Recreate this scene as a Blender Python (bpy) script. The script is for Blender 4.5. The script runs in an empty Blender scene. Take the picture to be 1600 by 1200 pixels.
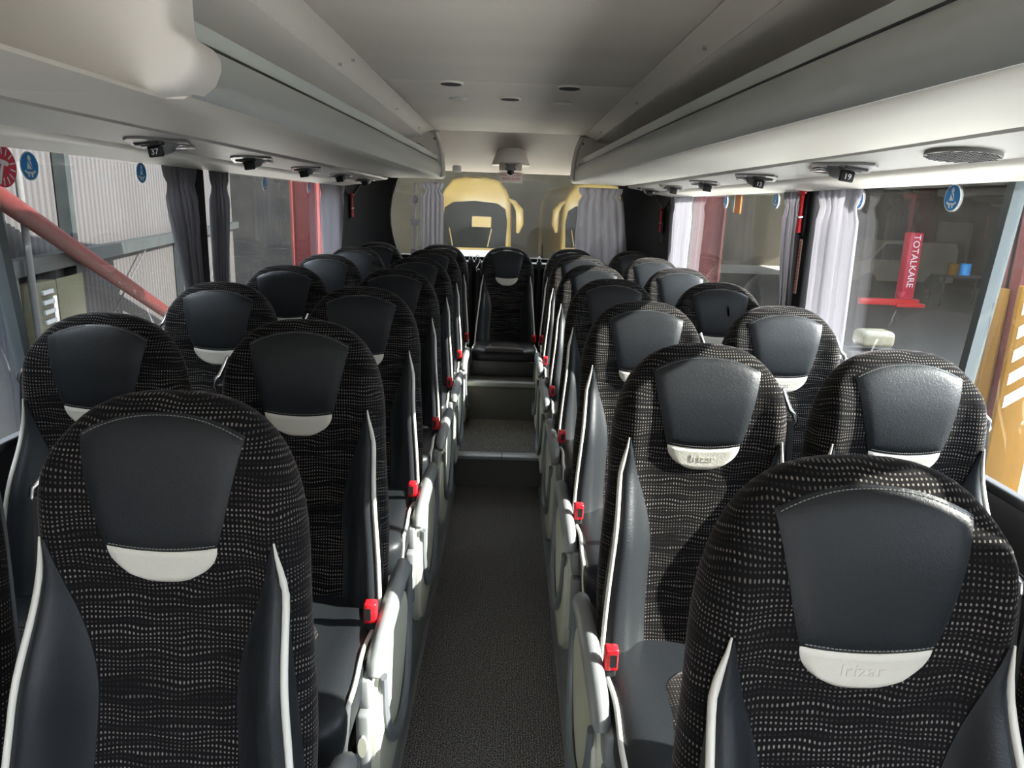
import bpy, bmesh, math, random
from mathutils import Vector, Matrix
random.seed(7)
S = bpy.context.scene
COL = S.collection
PI = math.pi

# ---------------------------------------------------------------- camera, world, sun, exposure
f_px, TH, RO, YA = 1116.8, .2446, .0354, .0101
cam_d = bpy.data.cameras.new('camera'); cam = bpy.data.objects.new('camera', cam_d); COL.objects.link(cam)
c_, s_ = math.cos(TH), math.sin(TH)
R0 = Vector((math.cos(YA), -math.sin(YA), 0)); F0 = Vector((math.sin(YA)*c_, math.cos(YA)*c_, -s_)); U0 = R0.cross(F0)
Rr = R0*math.cos(RO)+U0*math.sin(RO); Uu = U0*math.cos(RO)-R0*math.sin(RO)
M = Matrix((Rr, Uu, -F0)).transposed().to_4x4(); M.translation = Vector((.025, 0, 1.55))
cam.matrix_world = M
cam_d.sensor_width = 36; cam_d.lens = f_px/1600*36; cam_d.clip_start = .02; cam_d.clip_end = 200
S.camera = cam
w = bpy.data.worlds.new('sky'); S.world = w; w.use_nodes = True
bg = w.node_tree.nodes['Background']; bg.inputs[0].default_value = (.80, .88, 1.0, 1); bg.inputs[1].default_value = 6.2
sun_d = bpy.data.lights.new('sun', 'SUN'); sun = bpy.data.objects.new('sun', sun_d); COL.objects.link(sun)
sun.rotation_euler = Vector((-1, .15, -.53)).to_track_quat('-Z', 'Y').to_euler()
sun_d.energy = 16.5; sun_d.angle = .009; sun_d.color = (1, .95, .87)
S.view_settings.view_transform = 'Standard'; S.view_settings.look = 'None'
S.view_settings.gamma = 1; S.view_settings.use_curve_mapping = False
S.view_settings.exposure = 1.35
S.cycles.max_bounces = 10; S.cycles.transparent_max_bounces = 16; S.cycles.diffuse_bounces = 5
S.cycles.use_denoising = True

# ---------------------------------------------------------------- materials
def mat(name, col, rough=.5, metal=0, spec=.5, bump=None, sheen=0, coat=0, var=None, trans=0):
    m = bpy.data.materials.new(name); m.use_nodes = True; nt = m.node_tree; b = nt.nodes['Principled BSDF']
    b.inputs['Base Color'].default_value = (*col, 1); b.inputs['Roughness'].default_value = rough
    b.inputs['Metallic'].default_value = metal; b.inputs['Specular IOR Level'].default_value = spec
    b.inputs['Sheen Weight'].default_value = sheen; b.inputs['Sheen Roughness'].default_value = .4; b.inputs['Coat Weight'].default_value = coat
    tc = None
    if bump or var:
        tc = nt.nodes.new('ShaderNodeTexCoord')
    if bump:
        sc, st, dist = bump[:3]
        n = nt.nodes.new('ShaderNodeTexNoise'); n.inputs['Scale'].default_value = sc; n.inputs['Detail'].default_value = 4
        n.inputs['Distortion'].default_value = 1.2
        bp = nt.nodes.new('ShaderNodeBump'); bp.inputs['Strength'].default_value = st; bp.inputs['Distance'].default_value = dist
        nt.links.new(tc.outputs['Object'], n.inputs['Vector']); nt.links.new(n.outputs['Fac'], bp.inputs['Height']); nt.links.new(bp.outputs[0], b.inputs['Normal'])
    if var:
        sc, c2 = var[:2]
        n = nt.nodes.new('ShaderNodeTexNoise'); n.inputs['Scale'].default_value = sc; n.inputs['Detail'].default_value = 6
        if len(var) > 2:
            mp = nt.nodes.new('ShaderNodeMapping'); mp.inputs['Scale'].default_value = var[2]
            nt.links.new(tc.outputs['Object'], mp.inputs[0]); nt.links.new(mp.outputs[0], n.inputs['Vector'])
        else: nt.links.new(tc.outputs['Object'], n.inputs['Vector'])
        r = nt.nodes.new('ShaderNodeValToRGB'); r.color_ramp.elements[0].position = .35; r.color_ramp.elements[1].position = .7
        r.color_ramp.elements[0].color = (*col, 1); r.color_ramp.elements[1].color = (*c2, 1)
        nt.links.new(n.outputs['Fac'], r.inputs[0]); nt.links.new(r.outputs[0], b.inputs['Base Color'])
    return m

def glass_mat(name, tint, dust=.1, dustcol=(.45, .43, .38), stripes=False):
    m = bpy.data.materials.new(name); m.use_nodes = True; nt = m.node_tree; N = nt.nodes; L = nt.links; N.clear()
    o = N.new('ShaderNodeOutputMaterial'); t = N.new('ShaderNodeBsdfTransparent'); t.inputs[0].default_value = (*tint, 1)
    g = N.new('ShaderNodeBsdfGlossy'); g.inputs['Roughness'].default_value = .01
    fr = N.new('ShaderNodeFresnel'); fr.inputs[0].default_value = 1.5
    mx = N.new('ShaderNodeMixShader'); gm = N.new('ShaderNodeNewGeometry'); iv = N.new('ShaderNodeMath'); iv.operation = 'SUBTRACT'; iv.inputs[0].default_value = 1; L.new(gm.outputs['Backfacing'], iv.inputs[1])
    fm = N.new('ShaderNodeMath'); fm.operation = 'MULTIPLY'; L.new(fr.outputs[0], fm.inputs[0]); L.new(iv.outputs[0], fm.inputs[1]); L.new(fm.outputs[0], mx.inputs[0]); L.new(t.outputs[0], mx.inputs[1]); L.new(g.outputs[0], mx.inputs[2])
    d = N.new('ShaderNodeBsdfDiffuse'); d.inputs[0].default_value = (*dustcol, 1)
    tl = N.new('ShaderNodeBsdfTranslucent'); tl.inputs[0].default_value = (*dustcol, 1)
    ds = N.new('ShaderNodeMixShader'); ds.inputs[0].default_value = .4; L.new(d.outputs[0], ds.inputs[1]); L.new(tl.outputs[0], ds.inputs[2])
    tc = N.new('ShaderNodeTexCoord'); n = N.new('ShaderNodeTexNoise'); n.inputs['Scale'].default_value = 5; n.inputs['Detail'].default_value = 8
    n2 = N.new('ShaderNodeTexNoise'); n2.inputs['Scale'].default_value = 260; n2.inputs['Detail'].default_value = 1
    L.new(tc.outputs['Object'], n.inputs['Vector']); L.new(tc.outputs['Object'], n2.inputs['Vector'])
    mr = N.new('ShaderNodeMapRange'); mr.inputs[1].default_value = .35; mr.inputs[2].default_value = .75; mr.inputs[3].default_value = dust*.6; mr.inputs[4].default_value = dust*1.5
    L.new(n.outputs['Fac'], mr.inputs[0])
    m2 = N.new('ShaderNodeMapRange'); m2.inputs[1].default_value = .62; m2.inputs[2].default_value = .75; m2.inputs[3].default_value = 0; m2.inputs[4].default_value = dust*2
    L.new(n2.outputs['Fac'], m2.inputs[0])
    ad = N.new('ShaderNodeMath'); ad.use_clamp = True; L.new(mr.outputs[0], ad.inputs[0]); L.new(m2.outputs[0], ad.inputs[1])
    m3 = N.new('ShaderNodeMixShader'); L.new(ad.outputs[0], m3.inputs[0]); L.new(mx.outputs[0], m3.inputs[1]); L.new(ds.outputs[0], m3.inputs[2])
    L.new(m3.outputs[0], o.inputs[0]); return m

def fabric_mat(name):
    m = bpy.data.materials.new(name); m.use_nodes = True; nt = m.node_tree; N = nt.nodes; L = nt.links; b = N['Principled BSDF']
    def mth(op, a, c=None, d=None, clamp=False):
        n = N.new('ShaderNodeMath'); n.operation = op; n.use_clamp = clamp
        for i, v in enumerate((a, c, d)):
            if v is None: continue
            if isinstance(v, (int, float)): n.inputs[i].default_value = v
            else: L.new(v, n.inputs[i])
        return n.outputs[0]
    uv = N.new('ShaderNodeUVMap'); sp = N.new('ShaderNodeSeparateXYZ'); L.new(uv.outputs[0], sp.inputs[0]); U, V = sp.outputs[0], sp.outputs[1]
    cb = N.new('ShaderNodeCombineXYZ'); L.new(mth('MULTIPLY', U, 10), cb.inputs[0]); L.new(mth('MULTIPLY', V, 22), cb.inputs[1])
    nz = N.new('ShaderNodeTexNoise'); nz.noise_dimensions = '2D'; nz.inputs['Scale'].default_value = 1; nz.inputs['Detail'].default_value = 1; L.new(cb.outputs[0], nz.inputs['Vector'])
    wv = mth('MULTIPLY', mth('SUBTRACT', nz.outputs['Fac'], .5), 2.7)
    uu = mth('DIVIDE', U, .0064); vv = mth('ADD', mth('DIVIDE', V, .0078), wv)
    fu = mth('SUBTRACT', mth('FRACT', uu), .5); fv = mth('SUBTRACT', mth('FRACT', vv), .5)
    r2 = mth('ADD', mth('POWER', mth('DIVIDE', mth('ABSOLUTE', fu), .235), 2.6), mth('POWER', mth('DIVIDE', mth('ABSOLUTE', fv), .25), 2.6))
    dot = mth('SUBTRACT', 1, mth('SMOOTH_MIN', mth('POWER', r2, 1.5), 1, .2), clamp=True)
    c2 = N.new('ShaderNodeCombineXYZ'); L.new(mth('FLOOR', uu), c2.inputs[0]); L.new(mth('FLOOR', vv), c2.inputs[1])
    wn = N.new('ShaderNodeTexWhiteNoise'); wn.noise_dimensions = '2D'; L.new(c2.outputs[0], wn.inputs[0])
    amp = mth('ADD', mth('MULTIPLY', mth('POWER', wn.outputs['Value'], 12), 1.0), .62)
    # rows that fade out beside the wavy ones
    c3 = N.new('ShaderNodeCombineXYZ'); L.new(mth('MULTIPLY', U, 7), c3.inputs[0]); L.new(mth('MULTIPLY', mth('FLOOR', vv), 3.7), c3.inputs[1])
    n3 = N.new('ShaderNodeTexNoise'); n3.noise_dimensions = '2D'; n3.inputs['Scale'].default_value = 1; n3.inputs['Detail'].default_value = 0; L.new(c3.outputs[0], n3.inputs['Vector'])
    mr = N.new('ShaderNodeMapRange'); mr.inputs[1].default_value = .3; mr.inputs[2].default_value = .72; mr.inputs[3].default_value = .12; mr.inputs[4].default_value = 1.7; L.new(n3.outputs['Fac'], mr.inputs[0])
    fac = mth('MULTIPLY', mth('MULTIPLY', dot, amp), mr.outputs[0], clamp=True)
    mx = N.new('ShaderNodeMix'); mx.data_type = 'RGBA'; mx.inputs[6].default_value = (.0055, .005, .0055, 1); mx.inputs[7].default_value = (.21, .19, .17, 1)
    L.new(fac, mx.inputs[0]); L.new(mx.outputs[2], b.inputs['Base Color'])
    b.inputs['Roughness'].default_value = .95; b.inputs['Specular IOR Level'].default_value = .12
    b.inputs['Sheen Weight'].default_value = .12; b.inputs['Sheen Roughness'].default_value = .35; b.inputs['Sheen Tint'].default_value = (.9, .8, .8, 1)
    tc = N.new('ShaderNodeTexCoord'); n = N.new('ShaderNodeTexNoise'); n.inputs['Scale'].default_value = 500; L.new(tc.outputs['Object'], n.inputs['Vector'])
    bp = N.new('ShaderNodeBump'); bp.inputs['Strength'].default_value = .4; bp.inputs['Distance'].default_value = .001; L.new(n.outputs['Fac'], bp.inputs['Height']); L.new(bp.outputs[0], b.inputs['Normal'])
    return m

def carpet_mat():
    m = mat('carpet', (.018, .018, .02), .95, spec=.1); nt = m.node_tree; N = nt.nodes; L = nt.links; b = N['Principled BSDF']
    tc = N.new('ShaderNodeTexCoord'); n = N.new('ShaderNodeTexNoise'); n.inputs['Scale'].default_value = 260; n.inputs['Detail'].default_value = 3
    L.new(tc.outputs['Object'], n.inputs['Vector'])
    r = N.new('ShaderNodeValToRGB'); r.color_ramp.elements[0].position = .42; r.color_ramp.elements[0].color = (.024, .023, .023, 1)
    r.color_ramp.elements[1].position = .72; r.color_ramp.elements[1].color = (.36, .34, .32, 1); L.new(n.outputs['Fac'], r.inputs[0]); L.new(r.outputs[0], b.inputs['Base Color'])
    wv = N.new('ShaderNodeTexWave'); wv.inputs['Scale'].default_value = 38; wv.inputs['Distortion'].default_value = .4; L.new(tc.outputs['Object'], wv.inputs['Vector'])
    bp = N.new('ShaderNodeBump'); bp.inputs['Strength'].default_value = .6; bp.inputs['Distance'].default_value = .003; L.new(wv.outputs['Fac'], bp.inputs['Height']); L.new(bp.outputs[0], b.inputs['Normal'])
    return m

def curtain_mat(name, col, see=.12):
    m = bpy.data.materials.new(name); m.use_nodes = True; N = m.node_tree.nodes; L = m.node_tree.links; N.clear()
    o = N.new('ShaderNodeOutputMaterial'); d = N.new('ShaderNodeBsdfDiffuse'); d.inputs[0].default_value = (*col, 1)
    t = N.new('ShaderNodeBsdfTranslucent'); t.inputs[0].default_value = (*[min(1, c*1.5) for c in col], 1)
    tr = N.new('ShaderNodeBsdfTransparent'); a = N.new('ShaderNodeMixShader'); a.inputs[0].default_value = .45
    L.new(d.outputs[0], a.inputs[1]); L.new(t.outputs[0], a.inputs[2])
    c = N.new('ShaderNodeMixShader'); c.inputs[0].default_value = see; L.new(a.outputs[0], c.inputs[1]); L.new(tr.outputs[0], c.inputs[2]); L.new(c.outputs[0], o.inputs[0])
    tc = N.new('ShaderNodeTexCoord'); n = N.new('ShaderNodeTexNoise'); n.inputs['Scale'].default_value = 90; L.new(tc.outputs['Object'], n.inputs['Vector'])
    bp = N.new('ShaderNodeBump'); bp.inputs['Strength'].default_value = .25; bp.inputs['Distance'].default_value = .004; L.new(n.outputs['Fac'], bp.inputs['Height']); L.new(bp.outputs[0], d.inputs['Normal'])
    return m

FAB = fabric_mat('dotted_moquette')
LEA = mat('black_leather', (.0145, .0165, .019), .41, spec=.28, bump=(230, .5, .0012))
WLEA = mat('cream_leather', (.60, .575, .50), .5, spec=.4, bump=(230, .5, .0012))
WPIP = mat('cream_piping', (.62, .60, .54), .5)
STI = mat('stitch_thread', (.20, .20, .19), .8)
CREAM = mat('cream_plastic', (.46, .47, .38), .55, var=(3, (.41, .41, .34)))
LGREY = mat('light_grey_plastic', (.19, .198, .20), .42)
MGREY = mat('mid_grey_plastic', (.12, .13, .14), .4)
DGREY = mat('dark_plastic', (.02, .02, .022), .5)
BLACK = mat('black_webbing', (.008, .008, .009), .55)
RED = mat('red_plastic', (.62, .012, .02), .3)
CHROME = mat('chrome', (.75, .75, .76), .18, metal=1)
CEIL = mat('ceiling_trim', (.82, .775, .705), .62, bump=(60, .08, .001), var=(1.6, (.76, .715, .65), (1, .18, 1)))
CEIL2 = mat('ceiling_lining', (.76, .715, .65), .75, bump=(90, .12, .001), var=(1.3, (.66, .615, .555), (.25, 1.6, 1)))
REARC = mat('rear_lining', (.29, .25, .215), .7, var=(1.5, (.26, .225, .195)))
RACKW = mat('rack_underside', (.74, .71, .645), .5)
SILV = mat('silver_rail', (.58, .61, .60), .34, metal=.5, spec=.5, var=(1.2, (.50, .53, .52), (1, .2, 1)))
SAGE = mat('shelf_lip', (.58, .63, .59), .25, spec=.6)
STRIP = mat('service_grey', (.42, .41, .39), .45)
CARP = carpet_mat()
DPAN = mat('dark_panel', (.012, .012, .013), .75, spec=.25)
RISER = mat('riser_vinyl', (.060, .056, .050), .7)
CURT = curtain_mat('grey_curtain', (.26, .25, .265), .08)
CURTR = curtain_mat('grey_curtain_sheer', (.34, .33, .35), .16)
GLASS = glass_mat('tinted_glass_left', (.92, .93, .92), .006)
GLASSR = glass_mat('tinted_glass_right', (.76, .78, .78), .010)
GLASSB = glass_mat('rear_glass', (.88, .88, .84), .022, (.36, .34, .27))
PAPER = mat('paper_white', (.88, .85, .82), .7)
BLUE = mat('sticker_blue', (.015, .27, .68), .5)
REDS = mat('sticker_red', (.75, .05, .09), .5)
WHITE = mat('sticker_white', (.9, .9, .9), .5)
ORANGE = mat('sticker_orange', (.85, .33, .12), .5)
LENS = mat('dark_lens', (.01, .01, .012), .05, spec=.8)
SPK = mat('speaker_cloth', (.03, .03, .032), .8)
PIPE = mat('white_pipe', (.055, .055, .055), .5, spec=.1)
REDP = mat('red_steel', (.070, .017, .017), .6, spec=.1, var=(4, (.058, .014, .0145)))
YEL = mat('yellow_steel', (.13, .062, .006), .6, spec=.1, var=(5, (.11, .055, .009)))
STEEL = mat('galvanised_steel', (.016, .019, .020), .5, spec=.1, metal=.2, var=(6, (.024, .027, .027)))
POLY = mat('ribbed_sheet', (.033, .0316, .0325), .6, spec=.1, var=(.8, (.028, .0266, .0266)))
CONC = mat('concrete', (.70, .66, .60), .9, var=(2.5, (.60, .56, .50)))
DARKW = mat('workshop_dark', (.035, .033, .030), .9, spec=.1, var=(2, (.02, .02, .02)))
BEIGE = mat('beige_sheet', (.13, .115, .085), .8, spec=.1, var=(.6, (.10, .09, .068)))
COACH = mat('coach_cream_paint', (.50, .35, .12), .3, coat=.3)
COACHG = mat('coach_glass', (.010, .012, .012), .35, spec=.12)
NAVY = mat('navy_door', (.012, .015, .022), .5, spec=.1, var=(4, (.02, .024, .03)))
RUST = mat('rusty_red_paint', (.040, .0065, .006), .7, spec=.1, var=(12, (.028, .005, .005)))
def add_ribs(m, sc):
    nt = m.node_tree; N = nt.nodes; L = nt.links; b = N['Principled BSDF']; src = b.inputs['Base Color'].links[0].from_socket
    tc = N.new('ShaderNodeTexCoord'); wv = N.new('ShaderNodeTexWave'); wv.bands_direction = 'Y'; wv.inputs['Scale'].default_value = sc; L.new(tc.outputs['Object'], wv.inputs['Vector'])
    mx = N.new('ShaderNodeMix'); mx.data_type = 'RGBA'; mx.blend_type = 'MULTIPLY'; mx.inputs[0].default_value = 1
    r = N.new('ShaderNodeMapRange'); r.inputs[3].default_value = .72; r.inputs[4].default_value = 1.15; L.new(wv.outputs['Fac'], r.inputs[0])
    L.new(src, mx.inputs[6]); L.new(r.outputs[0], mx.inputs[7]); L.new(mx.outputs[2], b.inputs['Base Color'])
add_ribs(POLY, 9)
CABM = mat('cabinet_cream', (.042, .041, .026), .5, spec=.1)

# ---------------------------------------------------------------- mesh helpers
def link(o, parent=None):
    COL.objects.link(o)
    if parent is not None: o.parent = parent
    return o
def tag(o, label=None, cat=None, group=None, kind=None):
    for k, v in (('label', label), ('category', cat), ('group', group), ('kind', kind)):
        if v: o[k] = v
    return o
def empty(name, loc, label, cat, group=None, rz=0):
    o = bpy.data.objects.new(name, None); o.location = loc; o.rotation_euler = (0, 0, rz); o.empty_display_size = .1
    link(o); return tag(o, label, cat, group)
def me(name, verts, faces, m, smooth=True, uvs=None):
    d = bpy.data.meshes.new(name); d.from_pydata([tuple(v) for v in verts], [], faces); d.materials.append(m)
    if uvs:
        l = d.uv_layers.new(name='UVMap')
        for i, lp in enumerate(d.loops): l.data[i].uv = uvs[lp.vertex_index]
    b = bmesh.new(); b.from_mesh(d); bmesh.ops.recalc_face_normals(b, faces=b.faces); b.to_mesh(d); b.free()
    if smooth:
        d.polygons.foreach_set('use_smooth', [True]*len(d.polygons))
        d.set_sharp_from_angle(angle=math.radians(50))
    d.update(); return d
def ob(name, d, parent=None, loc=(0, 0, 0), rot=(0, 0, 0)):
    o = bpy.data.objects.new(name, d); o.location = loc; o.rotation_euler = rot; return link(o, parent)
class G:
    "collects pieces of one mesh"
    def __init__(s): s.v = []; s.f = []
    def add(s, v, f):
        n = len(s.v); s.v += [Vector(p) for p in v]; s.f += [tuple(i+n for i in q) for q in f]; return s
    def bm(s, b):
        b.verts.index_update(); s.add([v.co.copy() for v in b.verts], [[v.index for v in f.verts] for f in b.faces]); b.free(); return s
    def box(s, x0, x1, y0, y1, z0, z1, r=0, seg=2, rot=None, piv=None):
        b = bmesh.new(); bmesh.ops.create_cube(b, size=1)
        for v in b.verts: v.co = Vector(((x0+x1)/2+v.co.x*(x1-x0), (y0+y1)/2+v.co.y*(y1-y0), (z0+z1)/2+v.co.z*(z1-z0)))
        if r: bmesh.ops.bevel(b, geom=b.edges[:], offset=r, segments=seg, affect='EDGES', profile=.5)
        if rot is not None:
            p = Vector(piv) if piv else Vector(((x0+x1)/2, (y0+y1)/2, (z0+z1)/2))
            for v in b.verts: v.co = rot @ (v.co-p)+p
        return s.bm(b)
    def tube(s, pts, r, n=8, flat=1.0, ref=(1, 0, 0), cap=True):
        pts = [Vector(p) for p in pts]; rings = []
        for i, p in enumerate(pts):
            t = (pts[min(i+1, len(pts)-1)]-pts[max(i-1, 0)]).normalized()
            a = Vector(ref); a = (a-t*a.dot(t))
            if a.length < 1e-4: a = Vector((0, 0, 1)); a = a-t*a.dot(t)
            a.normalize(); c = t.cross(a); rr = r[i] if isinstance(r, (list, tuple)) else r
            rings.append([p+a*math.cos(2*PI*k/n)*rr*flat+c*math.sin(2*PI*k/n)*rr for k in range(n)])
        return s.loft(rings, cap)
    def loft(s, rings, cap=True, closed=True):
        n = len(rings[0]); v = [p for r in rings for p in r]; f = []
        for i in range(len(rings)-1):
            for k in range(n if closed else n-1):
                f.append((i*n+k, i*n+(k+1) % n, (i+1)*n+(k+1) % n, (i+1)*n+k))
        if cap and closed: f += [tuple(range(n))[::-1], tuple((len(rings)-1)*n+k for k in range(n))]
        return s.add(v, f)
    def prism(s, poly, axis, a, b_):
        "poly in the two other axes, extruded along axis from a to b"
        def P(q, w): return {'x': (w, q[0], q[1]), 'y': (q[0], w, q[1]), 'z': (q[0], q[1], w)}[axis]
        n = len(poly); v = [P(q, a) for q in poly]+[P(q, b_) for q in poly]
        f = [tuple(range(n)), tuple(range(2*n-1, n-1, -1))]+[(k, (k+1) % n, n+(k+1) % n, n+k) for k in range(n)]
        return s.add(v, f)
    def mesh(s, name, m, smooth=True): return me(name, s.v, s.f, m, smooth)
    def ob(s, name, m, parent=None, loc=(0, 0, 0), smooth=True, rot=(0, 0, 0)): return ob(name, s.mesh(name, m, smooth), parent, loc, rot)
def struct(o, label=None): return tag(o, label, kind='structure')
def ellipse(cx, cy, rx, ry, n=24): return [(cx+rx*math.cos(2*PI*k/n), cy+ry*math.sin(2*PI*k/n)) for k in range(n)]
def roundrect(x0, x1, y0, y1, r, n=5):
    out = []
    for cx, cy, a0 in ((x1-r, y1-r, 0), (x0+r, y1-r, PI/2), (x0+r, y0+r, PI), (x1-r, y0+r, 1.5*PI)):
        for k in range(n+1): a = a0+PI/2*k/n; out.append((cx+r*math.cos(a), cy+r*math.sin(a)))
    return out
def smooth(t): t = max(0, min(1, t)); return t*t*(3-2*t)
def text_geo(txt, size, depth=.001):
    cu = bpy.data.curves.new('t', 'FONT'); cu.body = txt; cu.size = size; cu.extrude = depth; cu.align_x = 'CENTER'; cu.align_y = 'CENTER'; cu.resolution_u = 3
    o = bpy.data.objects.new('t', cu); COL.objects.link(o)
    dg = bpy.context.evaluated_depsgraph_get(); dg.update(); m = o.evaluated_get(dg).to_mesh()
    v = [p.co.copy() for p in m.vertices]; f = [tuple(p.vertices) for p in m.polygons]
    o.evaluated_get(dg).to_mesh_clear(); bpy.data.objects.remove(o); bpy.data.curves.remove(cu); return v, f

# ---------------------------------------------------------------- the coach shell
ZF = .176
# aisle floor: sunken part, step, rear landing
g = G().box(-.262, .262, -1.5, 3.80, -.10, 0)
flo = struct(g.ob('floor', CARP))
g = G().box(-.262, .262, 3.83, 4.55, -.10, ZF); g.ob('rear_landing', CARP, flo)
g = G().box(-.262, .262, 3.80, 3.83, 0, ZF-.012); g.ob('step_riser', RISER, flo)
for x0, x1 in ((-.262, .02), (.022, .262)):
    g = G().box(x0, x1, 3.775, 3.86, ZF-.010, ZF+.010, .004); g.ob('step_nosing', LGREY, flo)
g = G().box(-.262, .262, 4.52, 4.56, ZF, .40); g.ob('bench_riser', RISER, flo)
g = G().box(-.262, .262, 4.505, 4.56, .400, .432, .006); g.ob('riser_trim', LGREY, flo)
for sx in (-1, 1):
    x0, x1 = sorted((sx*.262, sx*1.25))
    g = G().box(x0, x1, -1.5, 4.53, -.1, ZF); g.ob('seat_platform', RISER, flo)
    g = G().box(x0, x1, 4.53, 5.7, -.1, .43); g.ob('rear_platform', RISER, flo)
    pf = [(sx*.232, 0), (sx*.242, .03), (sx*.252, .17), (sx*.252, ZF+.03), (sx*.285, ZF+.03), (sx*.285, 0)]
    g = G().prism(pf, 'y', -1.5, 3.78); g.ob('aisle_kickboard', LGREY, flo, smooth=False)
    pf = [(sx*.238, ZF), (sx*.252, ZF+.03), (sx*.285, ZF+.03), (sx*.285, ZF)]
    g = G().prism(pf, 'y', 3.86, 4.52); g.ob('landing_kickboard', LGREY, flo, smooth=False)
g = G().box(-.262, .262, 4.56, 5.7, -.1, .425); g.ob('bench_platform', RISER, flo)

# side walls and windows
wn = 0
for sx, side, GM in ((-1, 'left', GLASS), (1, 'right', GLASSR)):
    def bx(a, b, *r, **k):
        x0, x1 = sorted((sx*a, sx*b)); return G().box(x0, x1, *r, **k)
    wl = struct(bx(1.222, 1.27, -1.5, 5.25, -.1, .92).ob('wall_'+side, mat('wall_trim_'+side, (.05, .05, .052), .7)))
    bx(1.17, 1.27, -1.5, 5.7, 1.665, 2.2).ob('upper_wall', CEIL, wl)
    bx(1.195, 1.21, -1.5, 5.25, .92, .945, r=.005).ob('window_sill', DGREY, wl)
    bx(1.185, 1.24, 2.84, 2.93, .92, 1.67, r=.008).ob('window_pillar', DPAN, wl)
    bx(1.165, 1.20, -1.5, 5.2, 1.648, 1.672, r=.004).ob('window_head_trim', MGREY, wl)
    g = G().loft([[(sx*1.183, y, z), (sx*1.183, y+.028, z), (sx*1.215, y+.028, z), (sx*1.215, y, z)] for y, z in ((1.70, 1.67), (1.785, .92))]); g.ob('pane_divider', mat('divider_'+side, (.13, .155, .165), .4), wl, smooth=False)
    bx(1.185, 1.24, .60, .70, .92, 1.67, r=.008).ob('window_pillar', DPAN, wl)  # added pillar out of view; the right one keeps sun off the nearest seats
    for y0, y1 in ((-1.45, 1.735), (1.739, 2.838), (2.932, 5.16)):
        wn += 1
        x0, x1 = sorted((sx*1.206, sx*1.212))
        struct(G().box(x0, x1, y0, y1, .93, 1.66).ob('window_%d' % wn, GM, smooth=False))
    # rear quarter panel, curving round to the rear glass
    path = [(1.20, 5.10), (1.195, 5.22), (1.17, 5.36), (1.12, 5.48), (1.04, 5.57), (.95, 5.62)]
    rings = []
    for z in [i/12 for i in range(13)]:
        zz = .43+z*1.42; q = max(0, min(1, (zz-1.12)/.68)); xe = .83+.075*math.sin(PI*min(1, q*1.05))
        ins = [(sx*a, b, zz) for a, b in path]+[(sx*xe, 5.645, zz)]
        rings.append(ins+[(p[0]*1.0+sx*.05, p[1]+.05, zz) for p in reversed(ins)])
    G().loft(rings).ob('quarter_panel', DPAN, wl)
    # recessed triangular moulding above the quarter panel
    pts = [(sx*1.168, 5.28, 1.66), (sx*1.168, 5.36, 1.60), (sx*1.148, 5.40, 1.56), (sx*1.125, 5.455, 1.60), (sx*1.09, 5.50, 1.66)]
    G().tube(pts, .006, 6).ob('trim_bead', BLACK, wl)
wn += 1
struct(G().box(-.93, .93, 5.66, 5.668, 1.13, 1.83).ob('window_%d' % wn, GLASSB, smooth=False))
rw = struct(G().box(-1.2, 1.2, 5.66, 5.74, .3, 1.15).ob('wall_rear', DPAN))
G().box(-.95, .95, 5.50, 5.67, 1.085, 1.125, r=.008).ob('parcel_shelf', DGREY, rw)
G().box(-.85, .85, 5.64, 5.66, 1.795, 1.815).ob('glass_seal', BLACK, rw)
g = G()
for sx in (-1, 1):
    pts = []
    for k in range(15):
        zz = 1.12+.68*k/14; q = (zz-1.12)/.68; pts.append((sx*(.822+.075*math.sin(PI*min(1, q*1.05))), 5.64, zz))
    g.tube(pts, .006, 6)
g.ob('side_seal', DGREY, rw)

# ceiling
ce = struct(G().box(-1.3, 1.3, -1.6, 5.9, 2.14, 2.2).ob('ceiling', CEIL2))
for y0, y1 in ((-1.5, .45), (.454, 2.728), (2.732, 4.50)):
    G().box(-.447, .447, y0, y1, 1.972, 1.984, r=.002).ob('ceiling_panel', CEIL2, ce)
rings = []
for k in range(10):
    t = k/9; y = 4.503+t*1.14; z = 1.972-.165*smooth(t*.85+.02)*1.18; rings.append([(x, y, z) for x in (-.9, -.6, -.3, 0, .3, .6, .9)]+[(x, y, z+.02) for x in (.9, .6, .3, 0, -.3, -.6, -.9)])
G().loft(rings).ob('rear_ceiling_panel', REARC, ce)
for sx in (-1, 1):
    # cove strip between centre panel and seam, then the roof over the rack
    n = 8; a = []
    for k in range(n+1):
        t = k/n; a.append((sx*(.449+.080*t), 1.974-.026*t*t-.002))
    r = a+[(p[0], p[1]+.012) for p in reversed(a)]
    G().prism(r, 'y', -1.5, 4.56).ob('cove_strip', CEIL, ce)
    a = []
    for k in range(n+1):
        t = k/n; a.append((sx*(.531+.62*t), 1.945-.10*t-.14*t**2))
    r = a+[(p[0], p[1]+.02) for p in reversed(a)]
    G().prism(r, 'y', -1.5, 4.7).ob('roof_lining', mat('rack_lining', (.90, .86, .80), .6), ce)
g = G()
for x, y, z in [(-.51, 2.35, 1.949), (-.47, 2.35, 1.962), (-.50, 3.4, 1.951), (.50, 1.95, 1.951), (.50, 2.95, 1.951), (.50, 4.1, 1.951), (-.50, 4.2, 1.951)]:
    g.tube([(x, y, z+.004), (x, y, z-.003)], .006, 8)
tag(g.ob('cove_screw', CHROME, ce), 'small chrome screw heads in the cove strips', kind='stuff')

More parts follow.
